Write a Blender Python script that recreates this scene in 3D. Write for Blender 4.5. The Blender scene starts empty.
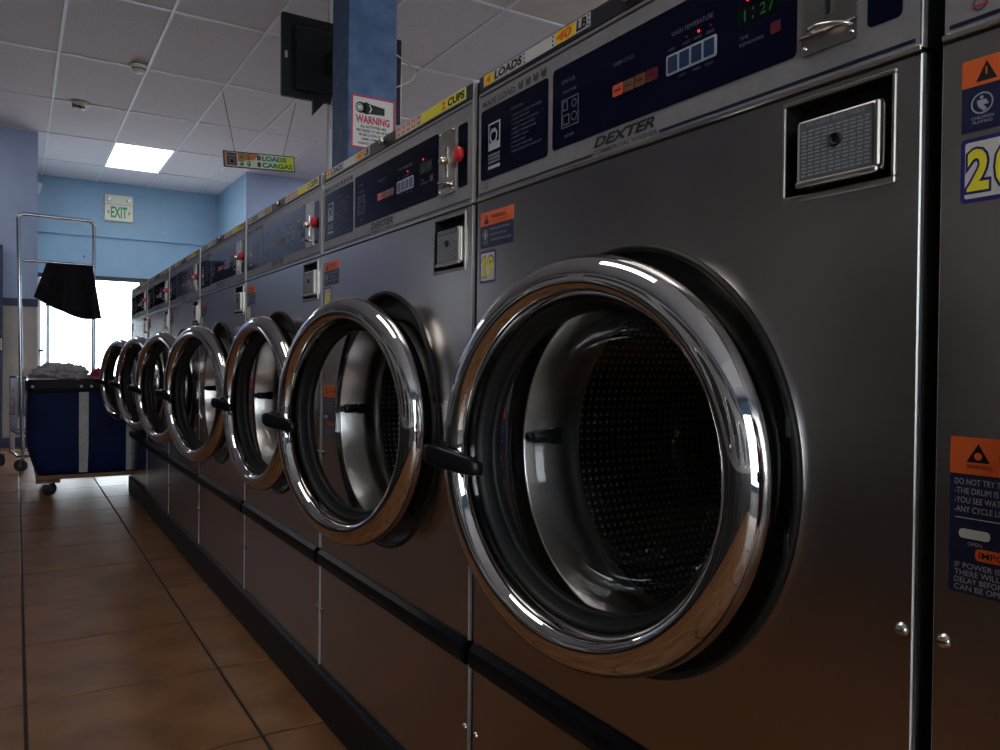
import bpy, bmesh, math, random
from mathutils import Matrix, Vector, noise

scn = bpy.context.scene
C = scn.collection
R = random.Random(7)
PI = math.pi

# ------------------------------------------------------------------ camera
YAW, PIT, ROL = 0.5515, 0.0127, 0.0105
fw = Vector((math.sin(YAW)*math.cos(PIT), math.cos(YAW)*math.cos(PIT), -math.sin(PIT)))
r0 = Vector((math.cos(YAW), -math.sin(YAW), 0)); u0 = r0.cross(fw)
rt = r0*math.cos(ROL) + u0*math.sin(ROL); up = u0*math.cos(ROL) - r0*math.sin(ROL)
cd = bpy.data.cameras.new('camera'); cam = bpy.data.objects.new('camera', cd); C.objects.link(cam)
cd.sensor_width = 36; cd.lens = 786.0*36/1000; cd.clip_start = 0.02
M = Matrix((rt, up, -fw)).transposed().to_4x4(); M.translation = (-0.6561, -0.3859, 0.8803)
cam.matrix_world = M
scn.camera = cam

# ------------------------------------------------------------------ world, exposure
w = bpy.data.worlds.new('world'); scn.world = w; w.use_nodes = True
bg = w.node_tree.nodes['Background']
bg.inputs[0].default_value = (0.88, 0.93, 1.0, 1); bg.inputs[1].default_value = 6.0
vs = scn.view_settings
vs.view_transform = 'Standard'; vs.look = 'None'; vs.gamma = 1; vs.use_curve_mapping = False
vs.exposure = 0.58
TROFFER = 5.5

# ------------------------------------------------------------------ materials
MATS = {}
def mat(name, col=(.5,.5,.5), rough=.5, metal=0, spec=.5, **k):
    if name in MATS: return MATS[name]
    m = bpy.data.materials.new(name); m.use_nodes = True; MATS[name] = m
    b = m.node_tree.nodes['Principled BSDF']
    b.inputs['Base Color'].default_value = (*col, 1); b.inputs['Roughness'].default_value = rough
    b.inputs['Metallic'].default_value = metal; b.inputs['Specular IOR Level'].default_value = spec
    if 'emit' in k:
        b.inputs['Emission Color'].default_value = (*k['emit'], 1); b.inputs['Emission Strength'].default_value = k.get('es', 1)
    if 'coat' in k: b.inputs['Coat Weight'].default_value = k['coat']; b.inputs['Coat Roughness'].default_value = .08
    return m
def nodes(m): return m.node_tree.nodes, m.node_tree.links, m.node_tree.nodes['Principled BSDF']
def noise_col(m, c1, c2, scale=8, detail=4, stretch=(1,1,1), bump=0, lo=.35, hi=.65, rough=None, coord='Object', bdist=.002):
    N, L, b = nodes(m)
    tc = N.new('ShaderNodeTexCoord'); mp = N.new('ShaderNodeMapping'); mp.inputs['Scale'].default_value = stretch
    L.new(tc.outputs[coord], mp.inputs[0])
    nz = N.new('ShaderNodeTexNoise'); nz.inputs['Scale'].default_value = scale; nz.inputs['Detail'].default_value = detail
    L.new(mp.outputs[0], nz.inputs[0])
    cr = N.new('ShaderNodeValToRGB'); cr.color_ramp.elements[0].position = lo; cr.color_ramp.elements[1].position = hi
    cr.color_ramp.elements[0].color = (*c1, 1); cr.color_ramp.elements[1].color = (*c2, 1)
    L.new(nz.outputs[0], cr.inputs[0]); L.new(cr.outputs[0], b.inputs['Base Color'])
    if bump:
        bp = N.new('ShaderNodeBump'); bp.inputs['Strength'].default_value = bump; bp.inputs['Distance'].default_value = bdist
        L.new(nz.outputs[0], bp.inputs['Height']); L.new(bp.outputs[0], b.inputs['Normal'])
    if rough:
        mr = N.new('ShaderNodeMapRange'); mr.inputs[3].default_value = rough[0]; mr.inputs[4].default_value = rough[1]
        L.new(nz.outputs[0], mr.inputs[0]); L.new(mr.outputs[0], b.inputs['Roughness'])
    return m

def brushed(name, col, rough, aniso):
    m = mat(name, col, rough, 1)
    N, L, b = nodes(m)
    tg = N.new('ShaderNodeTangent'); tg.direction_type = 'UV_MAP'; tg.uv_map = 'brush'
    L.new(tg.outputs[0], b.inputs['Tangent']); b.inputs['Anisotropic'].default_value = aniso
    # fine upright brush lines: a faint change of tone only
    tc = N.new('ShaderNodeTexCoord'); mp = N.new('ShaderNodeMapping'); mp.inputs['Scale'].default_value = (1, 900, 3); L.new(tc.outputs['Object'], mp.inputs[0])
    nz = N.new('ShaderNodeTexNoise'); nz.inputs['Scale'].default_value = 1; nz.inputs['Detail'].default_value = 2; L.new(mp.outputs[0], nz.inputs[0])
    mx = N.new('ShaderNodeMixRGB'); mx.inputs[1].default_value = (*[c*.93 for c in col], 1); mx.inputs[2].default_value = (*[c*1.07 for c in col], 1)
    L.new(nz.outputs[0], mx.inputs[0]); L.new(mx.outputs[0], b.inputs['Base Color'])
    return m

brushed('steel_front', (.42,.395,.385), .23, .6)
mat('steel_edge', (.62,.60,.58), .22, 1)
mat('tray_steel', (.40,.37,.34), .34, 1)
mat('edge_strip', (.62,.59,.57), .5, 1)
mat('chrome', (.66,.645,.64), .03, 1)
mat('chrome_tube', (.40,.40,.44), .12, 1)
mat('steel_inner', (.75,.72,.70), .28, 1)
mat('steel_plate', (.42,.38,.34), .30, 1)
mat('cabinet_side', (.03,.03,.03), .5)
noise_col(mat('panel_grey', rough=.38, spec=.4), (.215,.205,.207), (.240,.228,.230), 40, 2)
mat('panel_navy', (.004,.005,.018), .07, 0, .16)
mat('line_navy', (.008,.009,.035), .3)
mat('print_black', (.006,.006,.006), .45)
mat('print_grey', (.05,.05,.052), .5)
mat('print_white', (.42,.42,.46), .5)
mat('print_dim', (.13,.13,.17), .5)
mat('rubber_black', (.008,.008,.008), .5, 0, .25)
mat('flange_dark', (.013,.012,.012), .35, 0, .18)
mat('plastic_black', (.005,.005,.006), .3, 0, .16)
mat('lip_black', (.005,.006,.008), .34, 0, .10)
mat('plinth_black', (.006,.007,.010), .38, 0, .12)
mat('red_knob', (.55,.02,.03), .3)
mat('sticker_orange', (.75,.12,.02), .45)
mat('sticker_navy', (.008,.012,.05), .4)
mat('sticker_white', (.62,.60,.56), .45)
mat('sticker_yellow', (.80,.58,.02), .45)
mat('sticker_blue', (.02,.02,.16), .4)
mat('number_yellow', (.80,.70,.03), .45)
mat('strip_dark', (.018,.017,.022), .42)
mat('cup_orange', (.65,.22,.10), .5)
mat('button_orange', (.42,.06,.03), .4, emit=(1,.16,.06), es=.03)
mat('button_brown', (.16,.065,.02), .4)
mat('button_red', (.12,.008,.018), .4)
mat('button_blue', (.012,.035,.10), .3)
mat('led_red', (.6,.02,.04), .4, emit=(1,.03,.06), es=.7)
mat('led_green', (.01,.07,.015), .4, emit=(.05,.8,.1), es=.015)
mat('led_dark_green', (.002,.006,.006), .2, 0, .2)
mat('brass_lock', (.60,.52,.40), .25, 1)

def glass_mat(name, tint, rough=.0, ior=1.5):
    m = bpy.data.materials.new(name); m.use_nodes = True; MATS[name] = m
    N, L = m.node_tree.nodes, m.node_tree.links
    N.remove(N['Principled BSDF']); out = N['Material Output']
    t = N.new('ShaderNodeBsdfTransparent'); t.inputs[0].default_value = (*tint, 1)
    g = N.new('ShaderNodeBsdfGlossy'); g.inputs['Roughness'].default_value = rough
    f = N.new('ShaderNodeLayerWeight'); f.inputs[0].default_value = .5; r0_ = ((ior-1)/(ior+1))**2   # Schlick, the same from both sides
    pw = N.new('ShaderNodeMath'); pw.operation = 'POWER'; pw.inputs[1].default_value = 5; L.new(f.outputs['Facing'], pw.inputs[0])
    ma = N.new('ShaderNodeMath'); ma.operation = 'MULTIPLY_ADD'; ma.inputs[1].default_value = 1-r0_; ma.inputs[2].default_value = r0_; L.new(pw.outputs[0], ma.inputs[0])
    mx = N.new('ShaderNodeMixShader'); L.new(ma.outputs[0], mx.inputs[0]); L.new(t.outputs[0], mx.inputs[1]); L.new(g.outputs[0], mx.inputs[2])
    L.new(mx.outputs[0], out.inputs[0]); return m
glass_mat('door_glass', (.84,.84,.84), .015, 1.5)
glass_mat('window_glass', (.96,.98,.98), 0)
glass_mat('window_dimmed', (.42,.42,.44), .0)  # tint made up to weaken the daylight from the left window
glass_mat('lens_plastic', (.70,.72,.75), .08)

def drum_mat():
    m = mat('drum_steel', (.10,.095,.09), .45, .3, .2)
    N, L, b = nodes(m)
    tc = N.new('ShaderNodeTexCoord'); sp = N.new('ShaderNodeSeparateXYZ'); L.new(tc.outputs['Object'], sp.inputs[0])
    def mth(op, a, c=None):
        n = N.new('ShaderNodeMath'); n.operation = op
        for i, v in enumerate((a, c)):
            if v is None: continue
            if isinstance(v, (int, float)): n.inputs[i].default_value = v
            else: L.new(v, n.inputs[i])
        return n.outputs[0]
    dy = mth('SUBTRACT', sp.outputs[1], .3825); dz = mth('SUBTRACT', sp.outputs[2], .764)
    ang = mth('MULTIPLY', mth('ARCTAN2', dz, dy), .285/.0135)
    rad = mth('SQRT', mth('ADD', mth('MULTIPLY', dy, dy), mth('MULTIPLY', dz, dz)))
    ax = mth('DIVIDE', mth('ADD', sp.outputs[0], rad), .0135)
    fu = mth('SUBTRACT', mth('FRACT', ang), .5); fv = mth('SUBTRACT', mth('FRACT', ax), .5)
    d = mth('SQRT', mth('ADD', mth('MULTIPLY', fu, fu), mth('MULTIPLY', fv, fv)))
    k = mth('LESS_THAN', d, .20)
    mx = N.new('ShaderNodeMixRGB'); mx.inputs[1].default_value = (.014,.013,.013,1); mx.inputs[2].default_value = (.50,.49,.48,1)  # pale dots: glints of the drum holes put into the base colour
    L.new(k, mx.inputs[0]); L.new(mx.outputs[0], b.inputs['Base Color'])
    bp = N.new('ShaderNodeBump'); bp.inputs['Strength'].default_value = .6; bp.inputs['Distance'].default_value = .002
    L.new(d, bp.inputs['Height']); L.new(bp.outputs[0], b.inputs['Normal'])
drum_mat()

# room materials
noise_col(mat('floor_tile', rough=.40, spec=.15), (.115,.047,.017), (.285,.132,.056), 5, 8, (1,1,1), .12, .3, .7, (.30,.46), 'Object', .001)
noise_col(mat('grout', rough=.8), (.010,.007,.005), (.018,.013,.010), 30)
noise_col(mat('ceiling_tile', rough=.9), (.63,.60,.62), (.72,.69,.71), 90, 3, (1,1,1), .25)
noise_col(mat('ceiling_tile_stained', rough=.9), (.56,.50,.42), (.66,.62,.57), 2.2, 3, (1,1,1), .1)
mat('grid_white', (.74,.74,.78), .5)
noise_col(mat('wall_blue', rough=.6), (.255,.405,.56), (.27,.43,.585), 6)
noise_col(mat('wall_dusty_blue', rough=.65), (.35,.44,.66), (.37,.47,.70), 6)
noise_col(mat('wall_beige', rough=.6), (.42,.40,.36), (.50,.47,.42), 5)
noise_col(mat('wall_greige', rough=.7), (.16,.165,.21), (.19,.195,.25), 4)
mat('navy_paint', (.012,.018,.075), .45)
mat('frame_bronze', (.03,.03,.045), .4)
mat('white_paint', (.65,.65,.66), .5)
noise_col(mat('column_blue', rough=.6), (.045,.090,.20), (.09,.150,.285), 14, 5, (1,1,1), .15, .3, .7)
mat('troffer_lens', (.8,.8,.8), .4, emit=(1,.95,.89), es=TROFFER)
noise_col(mat('concrete_out', rough=.9), (.55,.54,.52), (.65,.64,.62), 2)
mat('tv_black', (.010,.010,.011), .38)
mat('cable_white', (.50,.48,.42), .5)
mat('sign_red', (.50,.03,.07), .45)
mat('exit_cream', (.72,.72,.60), .5)
mat('exit_green', (.01,.30,.12), .5)
mat('sign_green', (.01,.20,.06), .5)
mat('sign_yellow', (.62,.60,.03), .5)
mat('sign_orange', (.55,.16,.05), .5)
mat('sign_pale', (.55,.62,.52), .5)
noise_col(mat('cart_blue', rough=.65, spec=.12), (.004,.009,.045), (.006,.014,.065), 5, 3, (1,1,1), .3, .3,.7, None, 'Object', .01)
mat('cart_rim', (.006,.006,.008), .5, 0, .15)
noise_col(mat('webbing', rough=.8), (.40,.40,.39), (.50,.50,.48), 60)
noise_col(mat('cart_wood', rough=.6), (.14,.065,.025), (.22,.115,.05), 12, 4, (1,6,6))
mat('caster_metal', (.35,.34,.33), .35, 1)
mat('caster_rubber', (.03,.03,.033), .5)
noise_col(mat('laundry_grey', rough=.95), (.30,.28,.30), (.46,.44,.46), 25)
mat('laundry_red', (.35,.02,.05), .9)
noise_col(mat('cloth_black', rough=.95), (.006,.006,.008), (.012,.012,.015), 40)
mat('lamp_glass', (.5,.5,.45), .15)

# ------------------------------------------------------------------ mesh builder
class MB:
    def __init__(s): s.v, s.f, s.m, s.sm, s.mats = [], [], [], [], []
    def mi(s, m):
        if m not in s.mats: s.mats.append(m)
        return s.mats.index(m)
    def add(s, vs_, fs, m, smooth=False):
        o = len(s.v); s.v += [tuple(q) for q in vs_]; i = s.mi(m)
        for f in fs: s.f.append([o+a for a in f]); s.m.append(i); s.sm.append(smooth)
        return s
    def bm(s, b, m, smooth=False):
        b.verts.index_update(); r = s.add([v.co for v in b.verts], [[v.index for v in f.verts] for f in b.faces], m, smooth); b.free(); return r
    def box(s, x0, x1, y0, y1, z0, z1, m, bev=0, seg=1):
        b = bmesh.new(); bmesh.ops.create_cube(b, size=1)
        for v in b.verts: v.co = ((x0+x1)/2+v.co.x*(x1-x0), (y0+y1)/2+v.co.y*(y1-y0), (z0+z1)/2+v.co.z*(z1-z0))
        if bev: bmesh.ops.bevel(b, geom=b.edges[:], offset=bev, segments=seg, affect='EDGES', profile=.5)
        bmesh.ops.recalc_face_normals(b, faces=b.faces[:])
        return s.bm(b, m)
    def lathe(s, prof, m, n=64, axis='x', c=(0,0,0), smooth=True, close=False):
        vs_, fs = [], []
        for (a, r) in prof:
            for i in range(n):
                t = 2*PI*i/n; p, q = r*math.cos(t), r*math.sin(t)
                vs_.append({'x':(c[0]+a, c[1]+p, c[2]+q), 'y':(c[0]+q, c[1]+a, c[2]+p), 'z':(c[0]+p, c[1]+q, c[2]+a)}[axis])
        k = len(prof)
        for j in range(k if close else k-1):
            j2 = (j+1) % k
            for i in range(n):
                i2 = (i+1) % n; fs.append((j*n+i, j*n+i2, j2*n+i2, j2*n+i))
        return s.add(vs_, fs, m, smooth)
    def disc(s, a, r, m, n=32, axis='x', c=(0,0,0)):
        vs_ = []
        for i in range(n):
            t = 2*PI*i/n; p, q = r*math.cos(t), r*math.sin(t)
            vs_.append({'x':(c[0]+a, c[1]+p, c[2]+q), 'y':(c[0]+q, c[1]+a, c[2]+p), 'z':(c[0]+p, c[1]+q, c[2]+a)}[axis])
        return s.add(vs_, [list(range(n))], m)
    def cyl(s, a0, a1, r, m, n=24, axis='x', c=(0,0,0), bev=0):
        b = min(bev, r*.9, abs(a1-a0)/2); sg = 1 if a1 > a0 else -1
        pr = [(a0, r-b), (a0+sg*b, r), (a1-sg*b, r), (a1, r-b)] if b else [(a0, r), (a1, r)]
        s.lathe(pr, m, n, axis, c); s.disc(a0, r-b, m, n, axis, c); return s.disc(a1, r-b, m, n, axis, c)
    def torus(s, a, Rr, r, m, n=64, k=16, axis='x', c=(0,0,0)):
        return s.lathe([(a-r*math.sin(2*PI*j/k), Rr-r*math.cos(2*PI*j/k)) for j in range(k)], m, n, axis, c, True, True)
    def tube(s, path, r, m, n=10, caps=True):
        P = [Vector(p) for p in path]; vs_, fs = [], []
        t = (P[1]-P[0]).normalized(); a = t.orthogonal().normalized()
        rs = r if isinstance(r, (list, tuple)) else [r]*len(P)
        for i, p in enumerate(P):
            t2 = ((P[min(i+1, len(P)-1)]-p).normalized() + (p-P[max(i-1, 0)]).normalized())
            t2 = t2.normalized() if t2.length > 1e-9 else t
            a = (a - t2*a.dot(t2)).normalized(); b = t2.cross(a)
            for j in range(n):
                q = 2*PI*j/n; vs_.append(p + rs[i]*(a*math.cos(q)+b*math.sin(q)))
        for i in range(len(P)-1):
            for j in range(n):
                j2 = (j+1) % n; fs.append((i*n+j, i*n+j2, (i+1)*n+j2, (i+1)*n+j))
        s.add(vs_, fs, m, True)
        if caps: s.add(vs_[:n], [list(range(n))], m); s.add(vs_[-n:], [list(range(n))], m)
        return s
    def build_mesh(s, name):
        me = bpy.data.meshes.new(name); me.from_pydata(s.v, [], s.f)
        for m in s.mats: me.materials.append(MATS[m])
        me.polygons.foreach_set('material_index', s.m); me.polygons.foreach_set('use_smooth', s.sm)
        if 'steel_front' in s.mats:      # brushing direction: u runs up the sheet
            uv = me.uv_layers.new(name='brush')
            for lp in me.loops: c_ = me.vertices[lp.vertex_index].co; uv.data[lp.index].uv = (c_.z, c_.y)
        me.update(); return me
    def build(s, name, parent=None): return link(name, s.build_mesh(name), parent)
def link(name, me, parent=None):
    o = bpy.data.objects.new(name, me); C.objects.link(o); o.parent = parent; return o
def empty(name, loc=(0,0,0), rz=0):
    o = bpy.data.objects.new(name, None); C.objects.link(o); o.location = loc; o.rotation_euler.z = rz
    o.empty_display_size = .1; return o
def tag(o, label=None, cat=None, group=None, kind=None):
    if label: o['label'] = label
    if cat: o['category'] = cat
    if group: o['group'] = group
    if kind: o['kind'] = kind
    return o

# flat lettering: a frame is (origin, right, up, normal)
_T = {}
def text_geo(body, bold=0, shear=0):
    k = (body, bold, shear)
    if k in _T: return _T[k]
    cu = bpy.data.curves.new('t', 'FONT'); cu.body = body; cu.size = 1; cu.offset = bold; cu.shear = shear; cu.resolution_u = 3
    cu.align_x = 'CENTER'
    ob = bpy.data.objects.new('t', cu); C.objects.link(ob)
    dg = bpy.context.evaluated_depsgraph_get(); me = bpy.data.meshes.new_from_object(ob.evaluated_get(dg))
    vs_ = [tuple(v.co) for v in me.vertices]; fs = [list(p.vertices) for p in me.polygons]
    bpy.data.objects.remove(ob); bpy.data.curves.remove(cu); bpy.data.meshes.remove(me)
    xs = [v[0] for v in vs_]; ys = [v[1] for v in vs_]
    x0, x1, y0, y1 = min(xs), max(xs), min(ys), max(ys)
    vs_ = [((v[0]-x0)/(x1-x0), (v[1]-y0)/(y1-y0)) for v in vs_]
    _T[k] = (vs_, fs, (x1-x0)/(y1-y0)); return _T[k]
class Frame:
    """2-D drawing surface: (a, b) on the surface at height h above it"""
    def __init__(s, o, r, u): s.o, s.r, s.u = Vector(o), Vector(r), Vector(u); s.n = s.r.cross(s.u)
    def p(s, a, b, h=0): return s.o + s.r*a + s.u*b + s.n*h
    def rect(s, mb, a0, a1, b0, b1, m, h=.0004, t=None):
        """thin plate standing on the surface from 0 to h"""
        mb.add([s.p(a0,b0,h), s.p(a1,b0,h), s.p(a1,b1,h), s.p(a0,b1,h), s.p(a0,b0,0), s.p(a1,b0,0), s.p(a1,b1,0), s.p(a0,b1,0)],
               [(0,1,2,3), (4,5,1,0), (5,6,2,1), (6,7,3,2), (7,4,0,3)], m)
    def rrect(s, mb, a0, a1, b0, b1, r, m, h=.0004, n=4):
        pts = []
        for (ca, cb, t0) in ((a1-r, b1-r, 0), (a0+r, b1-r, 90), (a0+r, b0+r, 180), (a1-r, b0+r, 270)):
            for i in range(n+1):
                t = math.radians(t0+90*i/n); pts.append((ca+r*math.cos(t), cb+r*math.sin(t)))
        s.poly(mb, pts, m, h)
    def poly(s, mb, pts, m, h=.0004):
        k = len(pts)
        mb.add([s.p(a,b,h) for a,b in pts] + [s.p(a,b,0) for a,b in pts],
               [list(range(k))] + [(i+k, (i+1)%k+k, (i+1)%k, i) for i in range(k)], m)
    def ring(s, mb, a, b, r, wd, m, h=.0006, n=24):
        vs_ = []
        for rr in (r-wd/2, r+wd/2):
            for i in range(n): t = 2*PI*i/n; vs_.append(s.p(a+rr*math.cos(t), b+rr*math.sin(t), h))
        mb.add(vs_, [(i, (i+1)%n, n+(i+1)%n, n+i) for i in range(n)], m)
    def circle(s, mb, a, b, r, m, h=.0006, n=20):
        s.poly(mb, [(a+r*math.cos(2*PI*i/n), b+r*math.sin(2*PI*i/n)) for i in range(n)], m, h)
    def frame(s, mb, a0, a1, b0, b1, wd, m, h=.0006):
        for q in ((a0,a1,b0,b0+wd), (a0,a1,b1-wd,b1), (a0,a0+wd,b0+wd,b1-wd), (a1-wd,a1,b0+wd,b1-wd)): s.rect(mb, *q, m, h)
    def text(s, mb, body, a0, b0, wd, ht, m, h=.0007, bold=0, shear=0):
        """fit the string into the box a0..a0+wd, b0..b0+ht (wd None: natural width)"""
        vs_, fs, asp = text_geo(body, bold, shear)
        if wd is None: wd = ht*asp
        mb.add([s.p(a0+x*wd, b0+y*ht, h) for x, y in vs_], fs, m)

# ------------------------------------------------------------------ the setting
FZ = 3.1975                                    # ceiling height
CX0, CY0, CS, CL = -0.389, 5.2185, 0.61, 1.22   # ceiling grid
XL, XR, YF, YB = -3.4, 4.5, -4.2, 11.07
# floor with single tiles
fl = MB().box(XL-.1, XR+.1, YF-.1, YB+.1, -.12, -.004, 'grout').build('floor'); tag(fl, 'brown ceramic tile floor of the laundry', None, None, 'structure')
FS, FX, FY, G = .4755, -.6349, 1.4742, .008
tms = []
for v in range(4):
    mb = MB(); mb.box(-FS/2+G/2, FS/2-G/2, -FS/2+G/2, FS/2-G/2, -.012, 0, 'floor_tile', .0015); tms.append(mb.build_mesh('floor_tile'))
for i in range(-5, 2):
    for j in range(-7, 20):
        x, y = FX+(i+.5)*FS, FY+(j+.5)*FS
        o = link('floor_tile', tms[R.randrange(4)], fl); o.location = (x, y, R.uniform(-.0006, 0)); o.rotation_euler.z = R.choice((0, PI/2, PI, -PI/2))
o = MB().box(.32, XR, YF, YB, -.03, 0, 'floor_tile').build('rear_paving', fl)
# ceiling: slab, tiles, runners
ce = MB().box(XL-.1, XR+.1, YF-.1, YB+.1, FZ+.03, FZ+.12, 'grid_white').build('ceiling'); tag(ce, 'suspended white tile ceiling', None, None, 'structure')
ctm = MB().box(-CS/2+.008, CS/2-.008, -CL/2+.008, CL/2-.008, .004, .022, 'ceiling_tile', .002).build_mesh('ceiling_tile')
cts = MB().box(-CS/2+.008, CS/2-.008, -CL/2+.008, CL/2-.008, .004, .022, 'ceiling_tile_stained', .002).build_mesh('ceiling_tile')
TROFF = {(1, 3), (-1, -4), (5, -1), (5, 2), (7, -3), (6, 0), (6, -2), (-3, 2)}  # far right and left-of-aisle panels are unseen, added to brighten walls and ceiling
TLAB = {(6,0):'unseen fill light panel added far to the right, level with the wire cart', (6,-2):'unseen fill light panel added far to the right, level with the blue column', (7,-3):'unseen fill light panel added by the right wall', (-3,2):'unseen fill light panel added left of the aisle near the navy door', (1,3):'bright lit ceiling light panel near the exit sign', (-1,-4):'lit ceiling light panel over the aisle in front of washers 19 and 18',
        (5,-1):'unseen fill light panel added far to the right, nearer the column', (5,2):'unseen fill light panel added far to the right, toward the back'}
STAIN = {(4, -2)}
for i in range(-5, 9):
    for j in range(-8, 5):
        x, y = CX0+(i+.5)*CS, CY0+(j+.5)*CL
        if (i, j) in TROFF or x > XR or x < XL: continue
        o = link('ceiling_tile', cts if (i, j) in STAIN else ctm, ce); o.location = (x, y, FZ+R.uniform(-.0015, .0015))
for i in range(-4, 9):
    x = CX0+i*CS; MB().box(x-.010, x+.010, YF, YB, FZ-.006, FZ+.004, 'grid_white').build('ceiling_runner', ce)
for j in range(-7, 5):
    y = CY0+j*CL; MB().box(XL, XR, y-.010, y+.010, FZ-.0055, FZ+.004, 'grid_white').build('ceiling_cross_runner', ce)
for n, (i, j) in enumerate(sorted(TROFF)):
    x, y = CX0+(i+.5)*CS, CY0+(j+.5)*CL
    t = empty('ceiling_light', (x, y, FZ))
    MB().box(-CS/2+.016, CS/2-.016, -CL/2+.016, CL/2-.016, .001, .009, 'troffer_lens').build('diffuser', t)
    mb = MB()
    for (a0,a1,b0,b1) in ((-CS/2+.004,-CS/2+.02,-CL/2+.004,CL/2-.004), (CS/2-.02,CS/2-.004,-CL/2+.004,CL/2-.004), (-CS/2+.02,CS/2-.02,-CL/2+.004,-CL/2+.02), (-CS/2+.02,CS/2-.02,CL/2-.02,CL/2-.004)):
        mb.box(a0,a1,b0,b1,-.004,.012,'grid_white',.001)
    mb.build('frame', t)
    tag(t, TLAB[(i,j)], 'ceiling light', 'ceiling light panels')

# walls
def wallbox(name, *a, m='wall_blue', parent=None):
    o = MB().box(*a, m).build(name, parent)
    if not parent: o['kind'] = 'structure'
    return o
wl_ = wallbox('wall_left', XL-.1, XL, YF, 6.80, 0, FZ+.03, m='wall_greige')
for a_ in ((6.80,7.50,0,1.10), (6.80,7.50,2.15,FZ+.03), (7.50,8.9,0,FZ+.03)): wallbox('wall_section', XL-.1, XL, *a_, m='wall_greige', parent=wl_)
w4 = MB()
for a_ in ((6.80,7.50,1.10,1.14), (6.80,7.50,2.11,2.15), (6.80,6.84,1.14,2.11), (7.46,7.50,1.14,2.11)): w4.box(XL-.07, XL-.03, *a_, 'frame_bronze')
w4 = w4.build('window_4'); w4['kind'] = 'structure'; MB().box(XL-.053, XL-.047, 6.84, 7.46, 1.14, 2.11, 'window_dimmed').build('pane', w4)
og = MB().box(XL-30, XL-.11, YF-.1, YB+.12, -.2, -.02, 'concrete_out').build('floor_outside_left'); og['kind'] = 'structure'
wallbox('wall_right', XR, XR+.1, YF, 9.42, 0, FZ+.03)
# left alcove wall: front face, dusty blue over a navy band over beige
LX = -.475
wl = wallbox('wall_left_alcove', XL-.1, LX, 8.9, 8.98, 1.50, FZ+.03, m='wall_dusty_blue')
wallbox('lower_panel', -1.80, LX, 8.9, 8.98, 0, 1.424, m='wall_beige', parent=wl)
wallbox('lower_panel', XL-.1, -2.72, 8.9, 8.98, 0, 1.424, m='wall_beige', parent=wl)
wallbox('lower_panel', -2.72, -1.80, 8.9, 8.98, 0, 1.424, m='wall_beige', parent=wl)
wallbox('navy_band', XL-.1, LX+.004, 8.888, 8.98, 1.424, 1.50, m='navy_paint', parent=wl)
wallbox('baseboard_left', XL, LX+.004, 8.888, 8.9, 0, .10, m='navy_paint')
wallbox('wall_left_return', LX-.08, LX, 8.98, YB, 0, FZ+.03)
# navy door leaf standing in front of the alcove wall
dr = MB().box(-1.69, -.775, 8.84, 8.885, .012, 2.02, 'navy_paint', .003).build('door_1'); tag(dr, 'dark navy door by the pale wall', None, None, 'structure')
for (x0, x1, z0, z1) in ((-1.58,-1.27,.2,.9), (-1.19,-.88,.2,.9), (-1.58,-1.27,1.0,1.9), (-1.19,-.88,1.0,1.9)):
    MB().box(x0, x1, 8.834, 8.842, z0, z1, 'navy_paint', .003).build('panel', dr)
MB().cyl(0, -.05, .03, 'steel_plate', 16, 'y', (-1.62, 8.84, 1.0), .01).build('door_knob', dr)
fs = Frame((-.82, 8.84, .98), (1,0,0), (0,0,1)); mb = MB()
fs.rect(mb, -.035, .04, 0, .11, 'sticker_white', .001); 
for q in range(4): fs.rect(mb, -.028, .03, .015+.022*q, .026+.022*q, 'print_black', .0014)
mb.build('notice', dr)
# back wall: window from X -.43 to 1.72, z 0..1.98; beam face above z 2.49
wallbox('wall_back', LX-.08, 1.80, YB, YB+.12, 1.985, 2.49)
wallbox('wall_back_upper', LX, 1.72, YB-.035, YB+.12, 2.49, FZ+.03)
wallbox('wall_back_jamb', LX-.08, -.44, YB, YB+.12, 0, 1.985)
wallbox('wall_right_return', 1.7205, 1.80, 9.50, YB+.12, 0, FZ+.03)
wallbox('wall_right_alcove', 1.72, XR+.1, 9.42, 9.5, 0, FZ+.03, m='wall_dusty_blue')
mb = MB(); mb.box(1.90, 1.906, 9.416, 9.42, 0, FZ, 'wall_dusty_blue'); mb.box(2.02, 2.026, 9.416, 9.42, 0, FZ, 'wall_dusty_blue'); o = mb.build('trim_1'); o['kind'] = 'structure'
# window and door glazing
wn = MB().box(-.44, 1.72, YB+.02, YB+.08, 1.93, 1.985, 'frame_bronze', .003).build('window_1'); tag(wn, 'bright glazed shopfront at the back of the room', None, None, 'structure')
for x in (-.42, -.32, .76, 1.70): MB().box(x-.02, x+.02, YB+.025, YB+.075, 0, 1.93, 'white_paint' if x < 0 else 'frame_bronze', .003).build('mullion', wn)
MB().box(-.44, 1.72, YB+.02, YB+.08, 0, .06, 'frame_bronze', .003).build('window_sill', wn)
for (x0, x1) in ((-.40,-.34), (-.30,.74), (.78,1.68)): MB().box(x0, x1, YB+.046, YB+.052, .06, 1.93, 'window_glass').build('pane', wn)
mb = MB(); mb.cyl(-.415, -.365, .016, 'frame_bronze', 12, 'x', (0, YB-.01, 1.0), .004); mb.box(-.418, -.402, YB-.01, YB+.03, .985, 1.015, 'frame_bronze'); mb.build('pull_handle', wn)
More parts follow.
